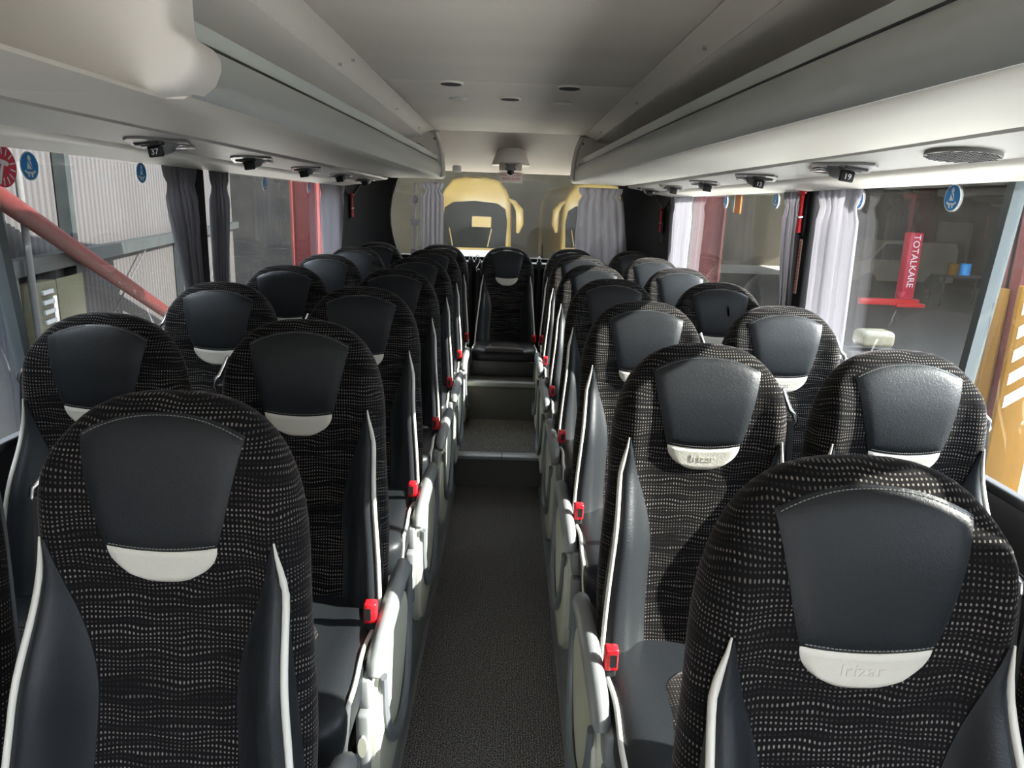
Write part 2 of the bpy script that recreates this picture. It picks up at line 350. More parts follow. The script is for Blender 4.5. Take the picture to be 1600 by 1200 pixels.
# luggage racks
def xt(y):
    P = [(-1.5, .60), (0, .565), (.8, .528), (1.4, .502), (2.0, .482), (2.7, .462), (3.5, .447), (4.85, .415)]
    for (a, b), (c, d) in zip(P, P[1:]):
        if y <= c: return b+(d-b)*(y-a)/(c-a)
    return P[-1][1]
for sx, side, ya in ((-1, 'left', 1.26), (1, 'right', -1.3)):
    rk = empty('luggage_rack', (sx*.8, ya, 1.7), {'left': 'beige open luggage rack with silver front rail along the left side', 'right': 'beige open luggage rack with silver front rail along the right side'}[side], 'luggage rack', 'overhead luggage racks')
    off = Vector((sx*.8, ya, 1.7))
    ys = [ya+(4.85-ya)*k/26 for k in range(27)]
    def sweep(name, prof, m, ends=(0, 0), closed=True):
        g = G(); rings = []
        for y in ys:
            e = xt(y); k = 1.0 if y < 4.55 else 1-(y-4.55)/.3*.35
            rings.append([Vector((sx*(e+px*(k if name == 'front_rail' else 1)), y, 1.55+(.155+(pz-.155)*(k if name == 'front_rail' else 1))))-off for px, pz in prof])
        g.loft(rings); return g.ob(name, m, rk)
    # rail: convex extrusion from its bottom lip up to the groove
    rail = [(0, .155), (-.006, .168), (-.011, .190), (-.010, .212), (-.004, .232), (.006, .246), (.018, .251), (.030, .247), (.030, .16)]
    sweep('front_rail', rail, SILV)
    sweep('rail_groove', [(.016, .247), (.016, .256), (.032, .256), (.032, .247)], DGREY)
    sweep('shelf_lip', [(.018, .254), (.018, .286), (.024, .289), (.034, .286), (.034, .254)], SAGE)
    sweep('rack_underside', [(.001, .158), (.012, .1515), (.10, .1505), (.102, .154), (.345, .149), (.35, .165), (.03, .175)], RACKW)
    sweep('shelf_floor', [(.03, .176), (.03, .19), (.60, .19), (.60, .176)], RACKW)
    prof = [(1-.115, 1.697), (1.005, 1.672), (1.005, 1.69), (.885, 1.71)]
    G().prism([(sx*a-off.x, b-off.z) for a, b in [(.83, 1.703), (.842, 1.694), (1.003, 1.672), (1.01, 1.69), (.84, 1.716)]], 'y', 0, 5.15-ya).ob('service_channel', STRIP, rk, smooth=False)
    G().prism([(sx*a-off.x, b-off.z) for a, b in [(.998, 1.676), (1.01, 1.662), (1.06, 1.658), (1.13, 1.648), (1.165, 1.642), (1.17, 1.652), (1.17, 1.70), (1.01, 1.70)]], 'y', 0, 5.2-ya).ob('window_valance', RACKW, rk)
    # rear end cap
    poly = [(.455, 1.985), (.470, 1.992), (1.15, 1.93), (1.15, 1.73), (.405, 1.705), (.398, 1.74), (.404, 1.82), (.420, 1.90)]
    poly = [(sx*a-off.x, b-off.z) for a, b in poly]
    ec = G().prism(poly, 'y', 4.60-ya, 4.66-ya).ob('end_cap', CEIL, rk)
    for x, z in ((.455, 1.93), (.45, 1.79)):
        G().tube([(sx*x-off.x, 4.601-ya, z-off.z), (sx*x-off.x, 4.594-ya, z-off.z)], .006, 8, ref=(1, 0, 0)).ob('screw', DGREY, ec)
    G().tube([(sx*(.56+.055*math.cos(a))-off.x, 4.597-ya, 1.84+.06*math.sin(a)-off.z) for a in [-.9+2*PI*k/20 for k in range(21)]], .003, 6).ob('round_cover_seam', STRIP, ec)
    r2 = [(.398, 1.71), (.404, 1.82), (.42, 1.90), (.455, 1.985)]
    G().tube([(sx*a-off.x, 4.60-ya, b-off.z) for a, b in r2], .014, 8).ob('cap_edge', RACKW, ec)
# rear left small white catch beside the rail tip
tag(G().box(-.03, .03, -.02, .02, -.022, .022, r=.012, seg=3).ob('camera_housing', PAPER, loc=(-.345, 5.0, 1.775)), 'small white rounded sensor box at the rear tip of the left rack', 'sensor')
# front bulkhead end of the left rack
cap = empty('rack_end_housing', (-.85, 1.25, 1.70), 'large beige rounded housing closing the near end of the left luggage rack', 'housing')
poly = [(-.512, 2.13), (-.512, 1.815), (-.508, 1.80), (-.482, 1.785), (-.471, 1.77), (-.471, 1.752), (-.482, 1.728), (-.508, 1.708), (-.57, 1.7005), (-.66, 1.699), (-1.16, 1.700), (-1.16, 2.13)]
rings = []
def inset(P, d):
    out = []
    for i in range(len(P)):
        a, b_, c = Vector(P[i-1]), Vector(P[i]), Vector(P[(i+1) % len(P)]); n1 = Vector((-(b_-a).y, (b_-a).x)).normalized(); n2 = Vector((-(c-b_).y, (c-b_).x)).normalized()
        nm = (n1+n2).normalized(); out.append(b_-nm*d*INS)
    return out
area = sum(poly[i-1][0]*poly[i][1]-poly[i][0]*poly[i-1][1] for i in range(len(poly))); INS = -1 if area > 0 else 1
for yy, d in ((-.052, .016), (-.050, .010), (-.044, .005), (-.034, .001), (-.02, 0), (.05, 0)): rings.append([(x+.85, yy, z-1.70) for x, z in inset(poly, d)])
G().loft(rings).ob('housing_shell', mat('housing_grey', (.76, .73, .68), .6), cap)
G().box(-.31, .30, -1.6, .02, .0, .006).ob('housing_floor', RACKW, cap)
G().prism([(-(a)+.85, b-1.70) for a, b in [(.998, 1.676), (1.01, 1.662), (1.06, 1.658), (1.13, 1.648), (1.165, 1.642), (1.17, 1.652), (1.17, 1.70), (1.01, 1.70)]], 'y', -1.6, .04).ob('housing_valance', RACKW, cap)

# reading light units in the service channel
def make_unit(sx, y, num, label):
    x = sx*.925; z = 1.688
    o = empty('reading_light_unit', (x, y, z), label, 'reading light', 'passenger service units under the racks')
    tl = Matrix.Rotation(sx*.135, 4, 'Y')
    def put(gm, n, m): 
        for v in gm.v: v.xyz = tl @ v
        return gm.ob(n, m, o)
    d = [(-.075, .02), (-.02, .17), (0, .19), (.02, .17), (.07, .0), (.02, -.16), (0, -.18), (-.02, -.16)]
    put(G().prism(d, 'z', -.012, -.002), 'unit_plate', mat('unit_plate', (.32, .31, .31), .25, metal=.5))
    g = G()
    for yy in (-.085, -.05, .05, .085): g.box(-.03, .03, yy-.008, yy+.008, -.018, -.010, r=.003)
    put(g, 'air_nozzle_slats', DGREY)['kind'] = 'stuff'
    put(G().box(-.045, .045, .03, .10, -.020, -.010, r=.004), 'lamp_window', CHROME)
    put(G().tube([(0, 0, -.006), (0, 0, -.02), (0, 0, -.032), (0, 0, -.038)], [.038, .036, .028, .012], 16), 'lamp_pod', LGREY)
    pl = put(G().box(-.019, .019, -.046, -.034, -.046, -.018, r=.003), 'number_plate', BLACK)
    if num:
        v, f = text_geo(num, .021, .0006); R = Matrix.Rotation(PI/2, 3, 'X')
        o2 = G().add([R @ Vector(p)+Vector((0, -.047, -.0335)) for p in v], f)
        for q in o2.v: q.xyz = tl @ q
        o2.ob('number', WHITE, pl, smooth=False)
names = ['nearest', 'second', 'third', 'fourth', 'fifth']
for k in range(5):
    make_unit(-1, 2.03+.70*k, '37' if k == 0 else None, 'chrome and grey reading light unit, %s along the left rack' % names[k]+(', numbered 37' if k == 0 else ''))
    make_unit(1, 2.03+.70*k, {0: '19', 1: '13'}.get(k), 'chrome and grey reading light unit, %s along the right rack' % names[k]+(', numbered '+{0: '19', 1: '13'}[k] if k < 2 else ''))
sg = empty('speaker_grille', (.925, 1.50, 1.679), 'oval perforated grey speaker grille under the right rack', 'speaker')
tl = Matrix.Rotation(.135, 4, 'Y')
g = G().prism(ellipse(0, 0, .055, .10), 'z', -.004, .006)
for v in g.v: v.xyz = tl @ v
g.ob('grille_plate', mat('grille', (.22, .215, .205), .5), sg)
g = G()
for i in range(-4, 5):
    for j in range(-9, 10):
        if (i*.011/.05)**2+(j*.01/.095)**2 < 1: g.box(i*.011-.003, i*.011+.003, j*.01-.003, j*.01+.003, -.0055, -.003)
for v in g.v: v.xyz = tl @ v
tag(g.ob('grille_holes', DGREY, sg, smooth=False), kind='stuff')
# ceiling downlights
for x, y, m, r, lb in ((-.205, 2.763, SPK, .042, 'dark round ceiling speaker left of centre, on the panel seam'), (.223, 2.766, SPK, .042, 'dark round ceiling speaker right of centre, on the panel seam'), (.007, 3.09, SPK, .042, 'dark round ceiling light on the centre line')):
    o = empty('ceiling_light', (x, y, 1.972), lb, 'ceiling light', 'round fittings in the rear ceiling')
    G().tube([(0, 0, .002), (0, 0, -.004), (0, 0, -.006)], [r+.004, r+.004, r+.001], 24).ob('bezel', CEIL, o)
    G().tube([(0, 0, .0), (0, 0, -.0072)], [r, r*.9], 24).ob('lens', m, o)
for x, lb in ((-.208, 'flush round ceiling cap left of the centre light'), (.226, 'flush round ceiling cap right of the centre light')):
    tag(G().tube([(0, 0, .002), (0, 0, -.003), (0, 0, -.004)], [.038, .038, .034], 24).ob('blanking_disc', STRIP, loc=(x, 3.16, 1.972)), lb, 'disc', 'round fittings in the rear ceiling')

# camera dome housing over the rear glass
ch = empty('camera_bulge', (.015, 5.10, 1.80), 'beige moulded bulge with a black dome camera above the rear window', 'camera')
rings = []
for k in range(9):
    t = k/8; hw = .070+.060*t**.8; z = .15-.14*t; y = -.14-.07*math.sin(PI/2*t)
    rings.append([(hw*math.copysign(abs(math.cos(a))**.6, math.cos(a)), y+.16*(1-math.copysign(abs(math.sin(a))**.7, math.sin(a))), z) for a in [2*PI*j/24 for j in range(24)]])
G().loft(rings).ob('bulge_shell', CEIL, ch)
G().box(-.075, .075, -.218, -.12, -.030, .022, r=.008).ob('mounting_plate', mat('mounting_plate', (.62, .54, .46), .6), ch)
g = G()
for x in (-.026, .026): g.box(x-.01, x+.01, -.222, -.216, .004, .011)
g.ob('screw_slots', BLACK, ch)
G().tube([(0, -.20, -.005), (0, -.215, -.015), (0, -.215, -.028)], [.022, .034, .036], 16, ref=(1, 0, 0)).ob('camera_collar', LGREY, ch)
b = bmesh.new(); bmesh.ops.create_uvsphere(b, u_segments=20, v_segments=12, radius=.024)
for v in b.verts: v.co += Vector((0, -.218, -.036))
G().bm(b).ob('camera_dome', LENS, ch)
sg = empty('exit_sign', (.018, 5.645, 1.772), 'white notice with red emergency exit lettering on the rear glass', 'sign')
G().box(-.088, .088, -.004, 0, -.052, .048).ob('notice_card', PAPER, sg, smooth=False)
R = Matrix.Rotation(PI/2, 3, 'X')
for t, z in (('EMERGENCY EXIT', .0), ('BREAK GLASS', -.026)):
    v, f = text_geo(t, .0205 if t[0] == 'E' else .0225, .0004); G().add([R @ Vector(p)+Vector((0, -.0045, z)) for p in v], f).ob('lettering', RED, sg, smooth=False)

# ---------------------------------------------------------------- curtains
def curtain(label, P0, P1, Q0, Q1, z0, z1, folds, amp, m, nrm, seed=1, crumple=0, cols=8):
    "top line P0-P1, bottom line Q0-Q1 (x,y); folds displaced along nrm"
    rnd = random.Random(seed); ph = [rnd.uniform(-.5, .5) for _ in range(folds+2)]; am = [rnd.uniform(.55, 1.2) for _ in range(folds+2)]
    nc = folds*cols; nr = 30; V = []; F = []; nrm = Vector(nrm)
    for j in range(nr+1):
        t = j/nr; z = z0+(z1-z0)*t; hdr = smooth(1-t/.10); A = amp*(.55+.45*smooth(t*3))*(1-.35*t)
        for i in range(nc+1):
            s = i/nc; fi = s*folds; k = int(min(folds-1, fi)); a = am[k]*(1-(fi-k))+am[k+1]*(fi-k)
            th = 2*PI*fi+ph[k]*(.7+.6*math.sin(3*t+k))
            ts = math.sin(th); dis = A*a*math.copysign(abs(ts)**.8, ts)
            dis += hdr*amp*.5*math.sin(4*PI*fi+k)
            neck = .016*math.exp(-((t-.12)/.03)**2)
            P = Vector((*(Vector(P0).lerp(Vector(P1), s).lerp(Vector(Q0).lerp(Vector(Q1), s), smooth(t*1.15))), z))
            side = (Vector((*P1, 0))-Vector((*P0, 0))).normalized()
            P += nrm*(dis*(1-neck*20)+crumple*math.sin(9*t+5*s+seed)*math.sin(7*s+2*t))+side*(amp*.45*math.cos(th)*a-(s-.5)*.10*math.exp(-((t-.11)/.035)**2)*.6)
            V.append(P)
    n = nc+1; F = [(j*n+i, j*n+i+1, (j+1)*n+i+1, (j+1)*n+i) for j in range(nr) for i in range(nc)]
    c0 = Vector((sum(p.x for p in V)/len(V), sum(p.y for p in V)/len(V), z0))
    o = ob('curtain', me('curtain', [p-c0 for p in V], F, m), loc=c0)
    md = o.modifiers.new('th', 'SOLIDIFY'); md.thickness = .002
    d = o.data; d.set_sharp_from_angle(angle=PI)
    return tag(o, label, 'curtain', 'grey window curtains')
XL, XR = -1.178, 1.178
curtain('grey pleated curtain nearest on the left, before the dark pillar', (XL, 2.56), (XL, 2.84), (XL, 2.70), (XL, 2.83), 1.655, .95, 6, .017, CURT, (1, 0, 0), 3)
curtain('grey pleated curtain on the left just behind the dark pillar', (XL, 2.95), (XL, 3.16), (XL, 2.95), (XL, 3.08), 1.655, .95, 5, .017, CURT, (1, 0, 0), 5)
curtain('sheer curtain at the left rear corner with pink light behind', (XL+.01, 4.62), (XL+.02, 5.26), (XL+.01, 4.66), (XL+.02, 5.10), 1.655, .95, 8, .014, CURTR, (1, 0, 0), 8)
curtain('sunlit near right curtain, bright white on its near edge', (XR, 2.42), (XR, 2.77), (XR, 2.40), (XR, 2.76), 1.655, .95, 7, .017, CURTR, (-1, 0, 0), 11)
curtain('grey pleated curtain on the right just behind the dark pillar', (XR, 2.91), (XR, 3.12), (XR, 2.90), (XR, 3.02), 1.655, .95, 5, .017, CURT, (-1, 0, 0), 13)
curtain('sunlit pale curtain at the right rear corner', (XR-.01, 4.62), (XR-.02, 5.22), (XR-.01, 4.66), (XR-.02, 5.14), 1.655, .95, 8, .014, CURTR, (-1, 0, 0), 15)
curtain('added grey curtain out of view shading the nearest right seats, ahead of the pillar', (XR, .36), (XR, .60), (XR, .38), (XR, .60), 1.655, .95, 6, .017, CURT, (-1, 0, 0), 21)  # added outside the frame to shade the nearest right seats
curtain('added grey curtain out of view shading the nearest right seats, behind the pillar', (XR, .71), (XR, 1.0), (XR, .71), (XR, .98), 1.655, .95, 6, .017, CURT, (-1, 0, 0), 22)  # second added curtain, also there to cast shade on the nearest row
curtain('grey curtain hanging at the left edge of the rear window', (-.66, 5.60), (-.49, 5.60), (-.66, 5.60), (-.49, 5.60), 1.70, 1.12, 5, .013, CURT, (0, -1, 0), 17)
curtain('crumpled grey curtain over the right end of the rear window', (.53, 5.59), (.86, 5.57), (.52, 5.59), (.92, 5.57), 1.70, 1.12, 6, .016, CURT, (0, -1, 0), 19, crumple=.020)
ct = empty('curtain_tieback', (-.70, 5.585, 1.42), 'grey fabric tieback strip with tabs beside the left rear curtain', 'curtain tieback')
G().tube([(0, 0, .27), (.008, 0, .15), (-.006, 0, 0), (.006, 0, -.12), (0, 0, -.27)], [.012, .016, .013, .016, .013], 8, flat=.8).ob('strip', CURT, ct)
for z, wd in ((.15, .03), (-.02, .042), (-.24, .036)):
    G().prism([(-wd, z-.016), (-.012, z-.035), (wd*.9, z-.018), (wd*.8, z+.02), (-wd*.7, z+.03)], 'y', -.02, -.008).ob('tab', CURT, ct, smooth=False)

# ---------------------------------------------------------------- stickers, hammers
def sticker_belt(x, y, z, sx, r, label):
    "round blue disc with a seated belted figure, facing into the coach"
    o = empty('seatbelt_sticker', (x, y, z), label, 'sticker', 'blue seat belt stickers')
    T = lambda a, b: (-sx*.0 + 0, a*(1 if sx < 0 else -1), b)
    def pr(poly, m, n, d0, d1):
        return G().prism([(a*(1 if sx < 0 else -1)*r, b*r) for a, b in poly], 'x', -sx*d0, -sx*d1).ob(n, m, o, smooth=False)
    pr(ellipse(0, 0, 1, 1), WHITE, 'rim', 0, .0008)
    pr(ellipse(0, 0, .92, .92), BLUE, 'disc', .0008, .0014)
    pr(ellipse(0, .55, .17, .19, 16), WHITE, 'figure_head', .0014, .002)
    pr([(-.16, .34), (.16, .34), (.30, -.2), (-.30, -.2)], WHITE, 'figure_body', .0014, .002)
    pr([(-.16, .30), (-.08, .34), (.30, -.16), (.24, -.2)], BLUE, 'belt_line', .002, .0025)
    pr([(-.52, -.25), (-.3, -.38), (.3, -.38), (.52, -.25), (.62, -.38), (.28, -.55), (.24, -.75), (.1, -.75), (.08, -.5), (-.08, -.5), (-.1, -.75), (-.24, -.75), (-.28, -.55), (-.62, -.38)], WHITE, 'figure_legs', .0014, .002)
sticker_belt(-1.203, 1.90, 1.605, -1, .036, 'blue round seat belt sticker on the near left window beside the red sticker')
sticker_belt(-1.203, 2.47, 1.613, -1, .033, 'blue round seat belt sticker beside the nearest left curtain')
sticker_belt(-1.203, 3.70, 1.613, -1, .033, 'blue round seat belt sticker in the left window behind the pillar')
sticker_belt(-1.203, 4.50, 1.613, -1, .033, 'blue round seat belt sticker by the left pink post, farthest back')
sticker_belt(1.203, 1.97, 1.610, 1, .036, 'blue round seat belt sticker on the near right window pane')
sticker_belt(1.203, 2.50, 1.610, 1, .033, 'blue round seat belt sticker over the sunlit right curtain')
sticker_belt(1.203, 3.28, 1.610, 1, .033, 'blue round seat belt sticker on the right window behind the pillar')
sticker_belt(1.203, 4.05, 1.610, 1, .033, 'blue round seat belt sticker beside the orange notice')
o = empty('hammer_sticker', (-1.203, 1.80, 1.600), 'red round break-glass hammer sticker on the near left window', 'sticker')
r = .050
G().prism([(a*r, b*r) for a, b in ellipse(0, 0, 1, 1, 28)], 'x', 0, .001).ob('disc', REDS, o, smooth=False)
g = G()
for k in range(14):
    a = 2*PI*k/14+.2; r0, r1 = (.55, .92); ca, sa = math.cos(a), math.sin(a); nx, ny = -sa*.035, ca*.035
    g.prism([((ca*r0+nx)*r, (sa*r0+ny)*r), ((ca*r1+nx)*r, (sa*r1+ny)*r), ((ca*r1-nx)*r, (sa*r1-ny)*r), ((ca*r0-nx)*r, (sa*r0-ny)*r)], 'x', .001, .0016)
g.ob('rays', WHITE, o, smooth=False)
q = lambda P: [(a*r, b*r) for a, b in P]
g = G().prism(q([(-.45, -.80), (-.28, -.86), (.12, .2), (-.02, .26)]), 'x', .001, .002).prism(q([(-.28, .36), (-.36, .16), (.30, .0), (.46, .12), (.30, .24)]), 'x', .001, .0022)
g.ob('hammer_picture', WHITE, o, smooth=False)
o = empty('notice_sticker', (1.203, 3.83, 1.600), 'orange and cream rectangular safety notice on the right window', 'sticker')
G().box(-.001, 0, -.05, .05, -.05, .045).ob('card', ORANGE, o, smooth=False)
G().box(-.001, 0, .055, .10, -.045, .04).ob('pale_backing', mat('pale_backing', (.45, .55, .52), .5), o, smooth=False)
def hammer(x, y, z, sx, rot, label, textstrip=False):
    o = empty('emergency_hammer', (x, y, z), label, 'hammer', 'emergency hammers'); o.rotation_euler = rot
    G().box(-.012, .0, -.02, .02, -.10, .06, r=.003).ob('holder', DPAN, o)
    hd = G().tube([(-.02, 0, -.09), (-.02, 0, -.03), (-.02, 0, .055)], [.012, .009, .009], 8).ob('handle', RED, o)
    G().tube([(-.02, -.028, .062), (-.02, -.01, .066), (-.02, .012, .066), (-.02, .03, .058)], [.004, .012, .012, .009], 8, ref=(0, 0, 1)).ob('hammer_head', RED, o)
    G().box(-.034, -.004, -.014, .014, -.034, -.026, r=.002).ob('clip', CHROME, o)
    if textstrip:
        st = G().box(-.004, -.001, -.012, .012, -.33, -.115).ob('label_strip', mat('label_strip', (.62, .45, .36), .6), o, smooth=False)
        g = G()
        for k in range(14): g.box(-.0048, -.0038, -.006, .006, -.32+k*.0145, -.32+k*.0145+.008)
        g.ob('print', REDS, st, smooth=False)
    else:
        G().box(-.006, -.001, -.024, -.018, -.16, -.02).ob('pull_cord', LGREY, o)
hammer(1.183, 2.885, 1.575, 1, (0, 0, 0), 'red emergency hammer over a printed strip on the right dark pillar', True)
hammer(-1.16, 5.40, 1.52, -1, (0, 0, PI+.42), 'red emergency hammer on the left rear quarter panel')
hammer(1.155, 5.40, 1.49, 1, (0, 0, -.42), 'red emergency hammer on the right rear quarter panel')

# ---------------------------------------------------------------- seats
LS = .725
base = Vector((0, -.135, .538)); tt = Vector((0, .135, .71)).normalized(); nn = Vector((0, -tt.z, tt.y))
def Wd(s):
    lo = .218-.015*smooth((s-.15)/.3)
    return lo if s <= .46 else .203*max(0, 1-((s-.46)/.268)**2.6)**(1/2.6)
def Tf(s):
    q = max(0, (s-.46)/.268); return (.052+.010*smooth((s-.4)/.15))*max(0, 1-min(1, q)**4.5)**.5
def Cc(s): return .018*smooth((s-.42)/.2)-.012*math.sin(PI*max(0, min(1, s/.5)))
NE = 3.4
def Ear(x, s): return (.020+.008*smooth((.45-s)/.2))*math.exp(-((abs(x)-.166)/.028)**2)*smooth((.695-s)/.09)*smooth((s+.1)/.1)
def sp(x, s):
    "front surface: offset along the normal"
    W = Wd(s); a = min(.999, abs(x)/max(W, 1e-3)); return Cc(s)+Tf(s)*(1-a**NE)**(1/NE)+Ear(x, s)
def P3(x, s, o): p = base+tt*s+nn*o; return Vector((x, p.y, p.z))
def core_mesh():
    N = 44; V = []; F = []; UV = []
    ss = [-.10, -.06, 0, .06, .12, .18, .24, .30, .36, .42, .46]+[.46+.2679*math.sin(PI/2*k/14) for k in range(1, 15)]
    for s in ss:
        W, T = Wd(s), Tf(s); Tb = .045*(T/.058 if s > .46 else 1); ring = []
        for k in range(N+1):
            a = 2*PI*k/N-PI/2   # starts at the back
            ca, sa = math.cos(a), math.sin(a); x = W*math.copysign(abs(ca)**(2/NE), ca); o = math.copysign(abs(sa)**(2/NE), sa)*(T if sa > 0 else Tb)+Cc(s)+(Ear(x, s)*min(1, sa*2.5) if sa > 0 else 0)
            ring.append(P3(x, s, o))
        u = [0]
        for k in range(N): u.append(u[-1]+(ring[k+1]-ring[k]).length)
        mid = u[N//2]
        for k in range(N+1): V.append(ring[k]); UV.append((u[k]-mid+5, s+5))
    n = N+1
    F = [(i*n+k, i*n+k+1, (i+1)*n+k+1, (i+1)*n+k) for i in range(len(ss)-1) for k in range(N)]
    F.append(tuple(range(N)))
    return me('seat_back', V, F, FAB, uvs=UV)
def patch(name, xl, xr, sb, st, lift, m, nx=16, ns=16, edge=.12, off=None, uv=False):
    "padded panel lying on the front surface; xl,xr functions of b; sb,st of a"
    V = []; F = []; UV = []
    for j in range(-1, ns+2):
        for i in range(-1, nx+2):
            a = min(1, max(0, i/nx)); b = min(1, max(0, j/ns)); sk = (i in (-1, nx+1)) or (j in (-1, ns+1))
            s = sb(a)+(st(a)-sb(a))*b; bb = b; x = xl(bb)+(xr(bb)-xl(bb))*a
            e = min(a, 1-a, b*1.0, (1-b)*1.0)/edge; h = lift*math.sqrt(max(0, 1-(1-min(1, e))**2))
            o = sp(x, s)+(.0015+h if not sk else -.006)+(off(a, b) if off and not sk else 0)
            V.append(P3(x, s, o)); UV.append((x+5, s+5))
    n = nx+3; F = [(j*n+i, j*n+i+1, (j+1)*n+i+1, (j+1)*n+i) for j in range(ns+2) for i in range(nx+2)]
    return me(name, V, F, m, uvs=UV)
def lerp(a, b, t): return a+(b-a)*t
top_s = lambda a: .697-.032*abs(2*a-1)**2.2
tag_s = lambda a: .489+.008*abs(2*a-1)**2
panel_me = patch('headrest_panel', lambda b: -lerp(.082, .122, b**.8), lambda b: lerp(.082, .122, b**.8), tag_s, top_s, .005, LEA, 20, 20)
def tagw(b): return .082*(.60+.40*math.sin(PI/2*min(1, b)**.75)) if b > 0 else .082*.60
tag_me = patch('headrest_tag', lambda b: -tagw(b), tagw, lambda a: .438+.012*abs(2*a-1)**3, lambda a: tag_s(a)-.0015, .004, WLEA, 18, 10, .1)
def wing_pts(s):
    t = max(0, min(1, (s+.03)/.535)); xo = lerp(.216, .181, smooth(t*1.0)) - .012*max(0, (t-.85)/.15); xi = .110+.004*math.sin(8*t)
    if t > .52: xi = lerp(xi, xo-.002, ((t-.52)/.48)**1.9)
    return xi, xo
def bol(s, r):
    t = (s+.03)/.52; return (.042*smooth((1-t)/.45)+.004)*math.sin(PI/2*min(1, r*1.12))**1.3*(1-.2*smooth((r-.8)/.2))
def wing_o(s, r, x): return lerp(sp(x, s), sp(min(x, .165), s), smooth(r*1.2)*smooth((.50-s)/.2))+bol(s, r)+.003
def wing_mesh(sd):
    V = []; nx, ns = 12, 26
    for j in range(ns+1):
        s = -.03+.535*j/ns; xi, xo = wing_pts(s)
        for i in range(-1, nx+2):
            r = max(0, min(1, i/nx)); x = lerp(xi, xo, r); o = wing_o(s, r, x)
            if i == -1: o = sp(x, s)-.006
            if i == nx+1: x = min(x, Wd(s)-.004); o = Cc(s)+.0
            V.append(P3(sd*x, s, o))
    n = nx+3; F = [(j*n+i, j*n+i+1, (j+1)*n+i+1, (j+1)*n+i) for j in range(ns) for i in range(nx+2)]
    return me('side_wing', V, F, LEA)
def wing_pipe(sd):
    pts = []; rr = []
    for k in range(27):
        s = -.03+.54*k/26; s2 = min(s, .505); xi, xo = wing_pts(s2); pts.append(P3(sd*(xo+.003), s, wing_o(s2, 1, xo)+.0005)); rr.append(.0058*min(1, .25+(26-k)/4))
    return G().tube(pts, rr, 8, ref=(0, 0, 1)).mesh('wing_piping', WPIP)
def stitch_mesh():
    g = G()
    for fn, w, ds in ((top_s, .1185, -.0035), (tag_s, .080, .0035)):
        n = int(w*2/.0052)
        for k in range(n):
            a = (k+.5)/n; x = -w+2*w*a; s = fn(a)+ds; h = sp(x, s)+.0035
            x2 = x+.0033; a2 = (x2+w)/(2*w); s2 = fn(min(1, a2))+ds
            p, q = P3(x, s, h), P3(x2, s2, sp(x2, s2)+.0035)
            u = tt*.0006; z = nn*.0009
            g.add([p-u, q-u, q+u, p+u, p-u+z, q-u+z, q+u+z, p+u+z], [(4, 5, 6, 7), (0, 1, 5, 4), (2, 3, 7, 6), (1, 2, 6, 5), (0, 3, 7, 4)])
    return g.mesh('stitching', STI, False)
def letter_mesh():
    v, f = text_geo('Irizar', .024, .0011); V = []
    for p in v:
        x, s = p.x*1.15, .464+p.y; V.append(P3(x, s, sp(x, s)+.0052+p.z))
    return G().add(V, f).mesh('lettering', WLEA, False)
# cushion
def cush_top(x, y):
    H = .035+.012*smooth((abs(x)-.10)/.09); zc = .545+.018*smooth((-y-.2)/.35)
    q = max(0, (-y-.60)/.075); h = H*max(0, 1-min(1, q)**2.2)**.5
    return zc+h*(1-(min(1, abs(x)/.222))**6)**(1/3)
def cushion_mesh():
    rings = []; N = 40
    ys = [-.10, -.16, -.25, -.35, -.45, -.55, -.60]+[-.60-.0749*math.sin(PI/2*k/8) for k in range(1, 9)]
    for y in ys:
        q = max(0, (-y-.60)/.075); sc = max(0, 1-q**2.2)**.5; ring = []; zc = .545+.018*smooth((-y-.2)/.35)
        W = .222*(.55+.45*max(0, 1-q**3)**.5) if q > 0 else .222
        for k in range(N):
            a = 2*PI*k/N; ca, sa = math.cos(a), math.sin(a); x = W*math.copysign(abs(ca)**.36, ca)
            if sa >= 0: z = zc+(.035+.012*smooth((abs(x)-.10)/.09))*sc*abs(sa)**.6
            else: z = zc-.095*(sc*.9+.1)*abs(sa)**.5
            ring.append((x, y, z))
        rings.append(ring)
    return G().loft(rings).mesh('seat_cushion', LEA)
def insert_mesh():
    V = []; UV = []; nx, ny = 14, 20
    for j in range(ny+1):
        t = j/ny; y = -.285-.375*t; w = .112*min(1, (1-(1-min(1, t/.28))**2.6))**.5 if t < .28 else .112+.03*smooth((t-.28)/.7)
        w = max(w, .02)
        for i in range(nx+1):
            a = i/nx; x = w*(2*a-1); e = min(a, 1-a)*2/.25; z = cush_top(x, y)+.0015+.004*min(1, e)-(.006 if i in (0, nx) else 0)
            V.append((x, y-(.004 if t > .9 else 0), z)); UV.append((x+5, y+5))
    n = nx+1; F = [(j*n+i, j*n+i+1, (j+1)*n+i+1, (j+1)*n+i) for j in range(ny) for i in range(nx)]
    return me('cushion_insert', V, F, FAB, uvs=UV)
def cushion_pipe(sd):
    pts = []
    for k in range(24):
        t = k/23; y = -.13-.505*t; x = .2165+.004*math.sin(9*t); z = cush_top(.205, max(y, -.60))+.003*math.sin(14*t)-.002-.10*smooth((t-.90)/.10)
        if t < .12: x -= (.12-t)*.35; z += (.12-t)*.12
        pts.append((sd*x, y, z))
    return G().tube(pts, .0055, 8).mesh('cushion_piping', WPIP)
def front_skirt():
    return G().box(-.20, .20, -.668, -.655, .40, .55, r=.005).mesh('front_skirt', FAB)
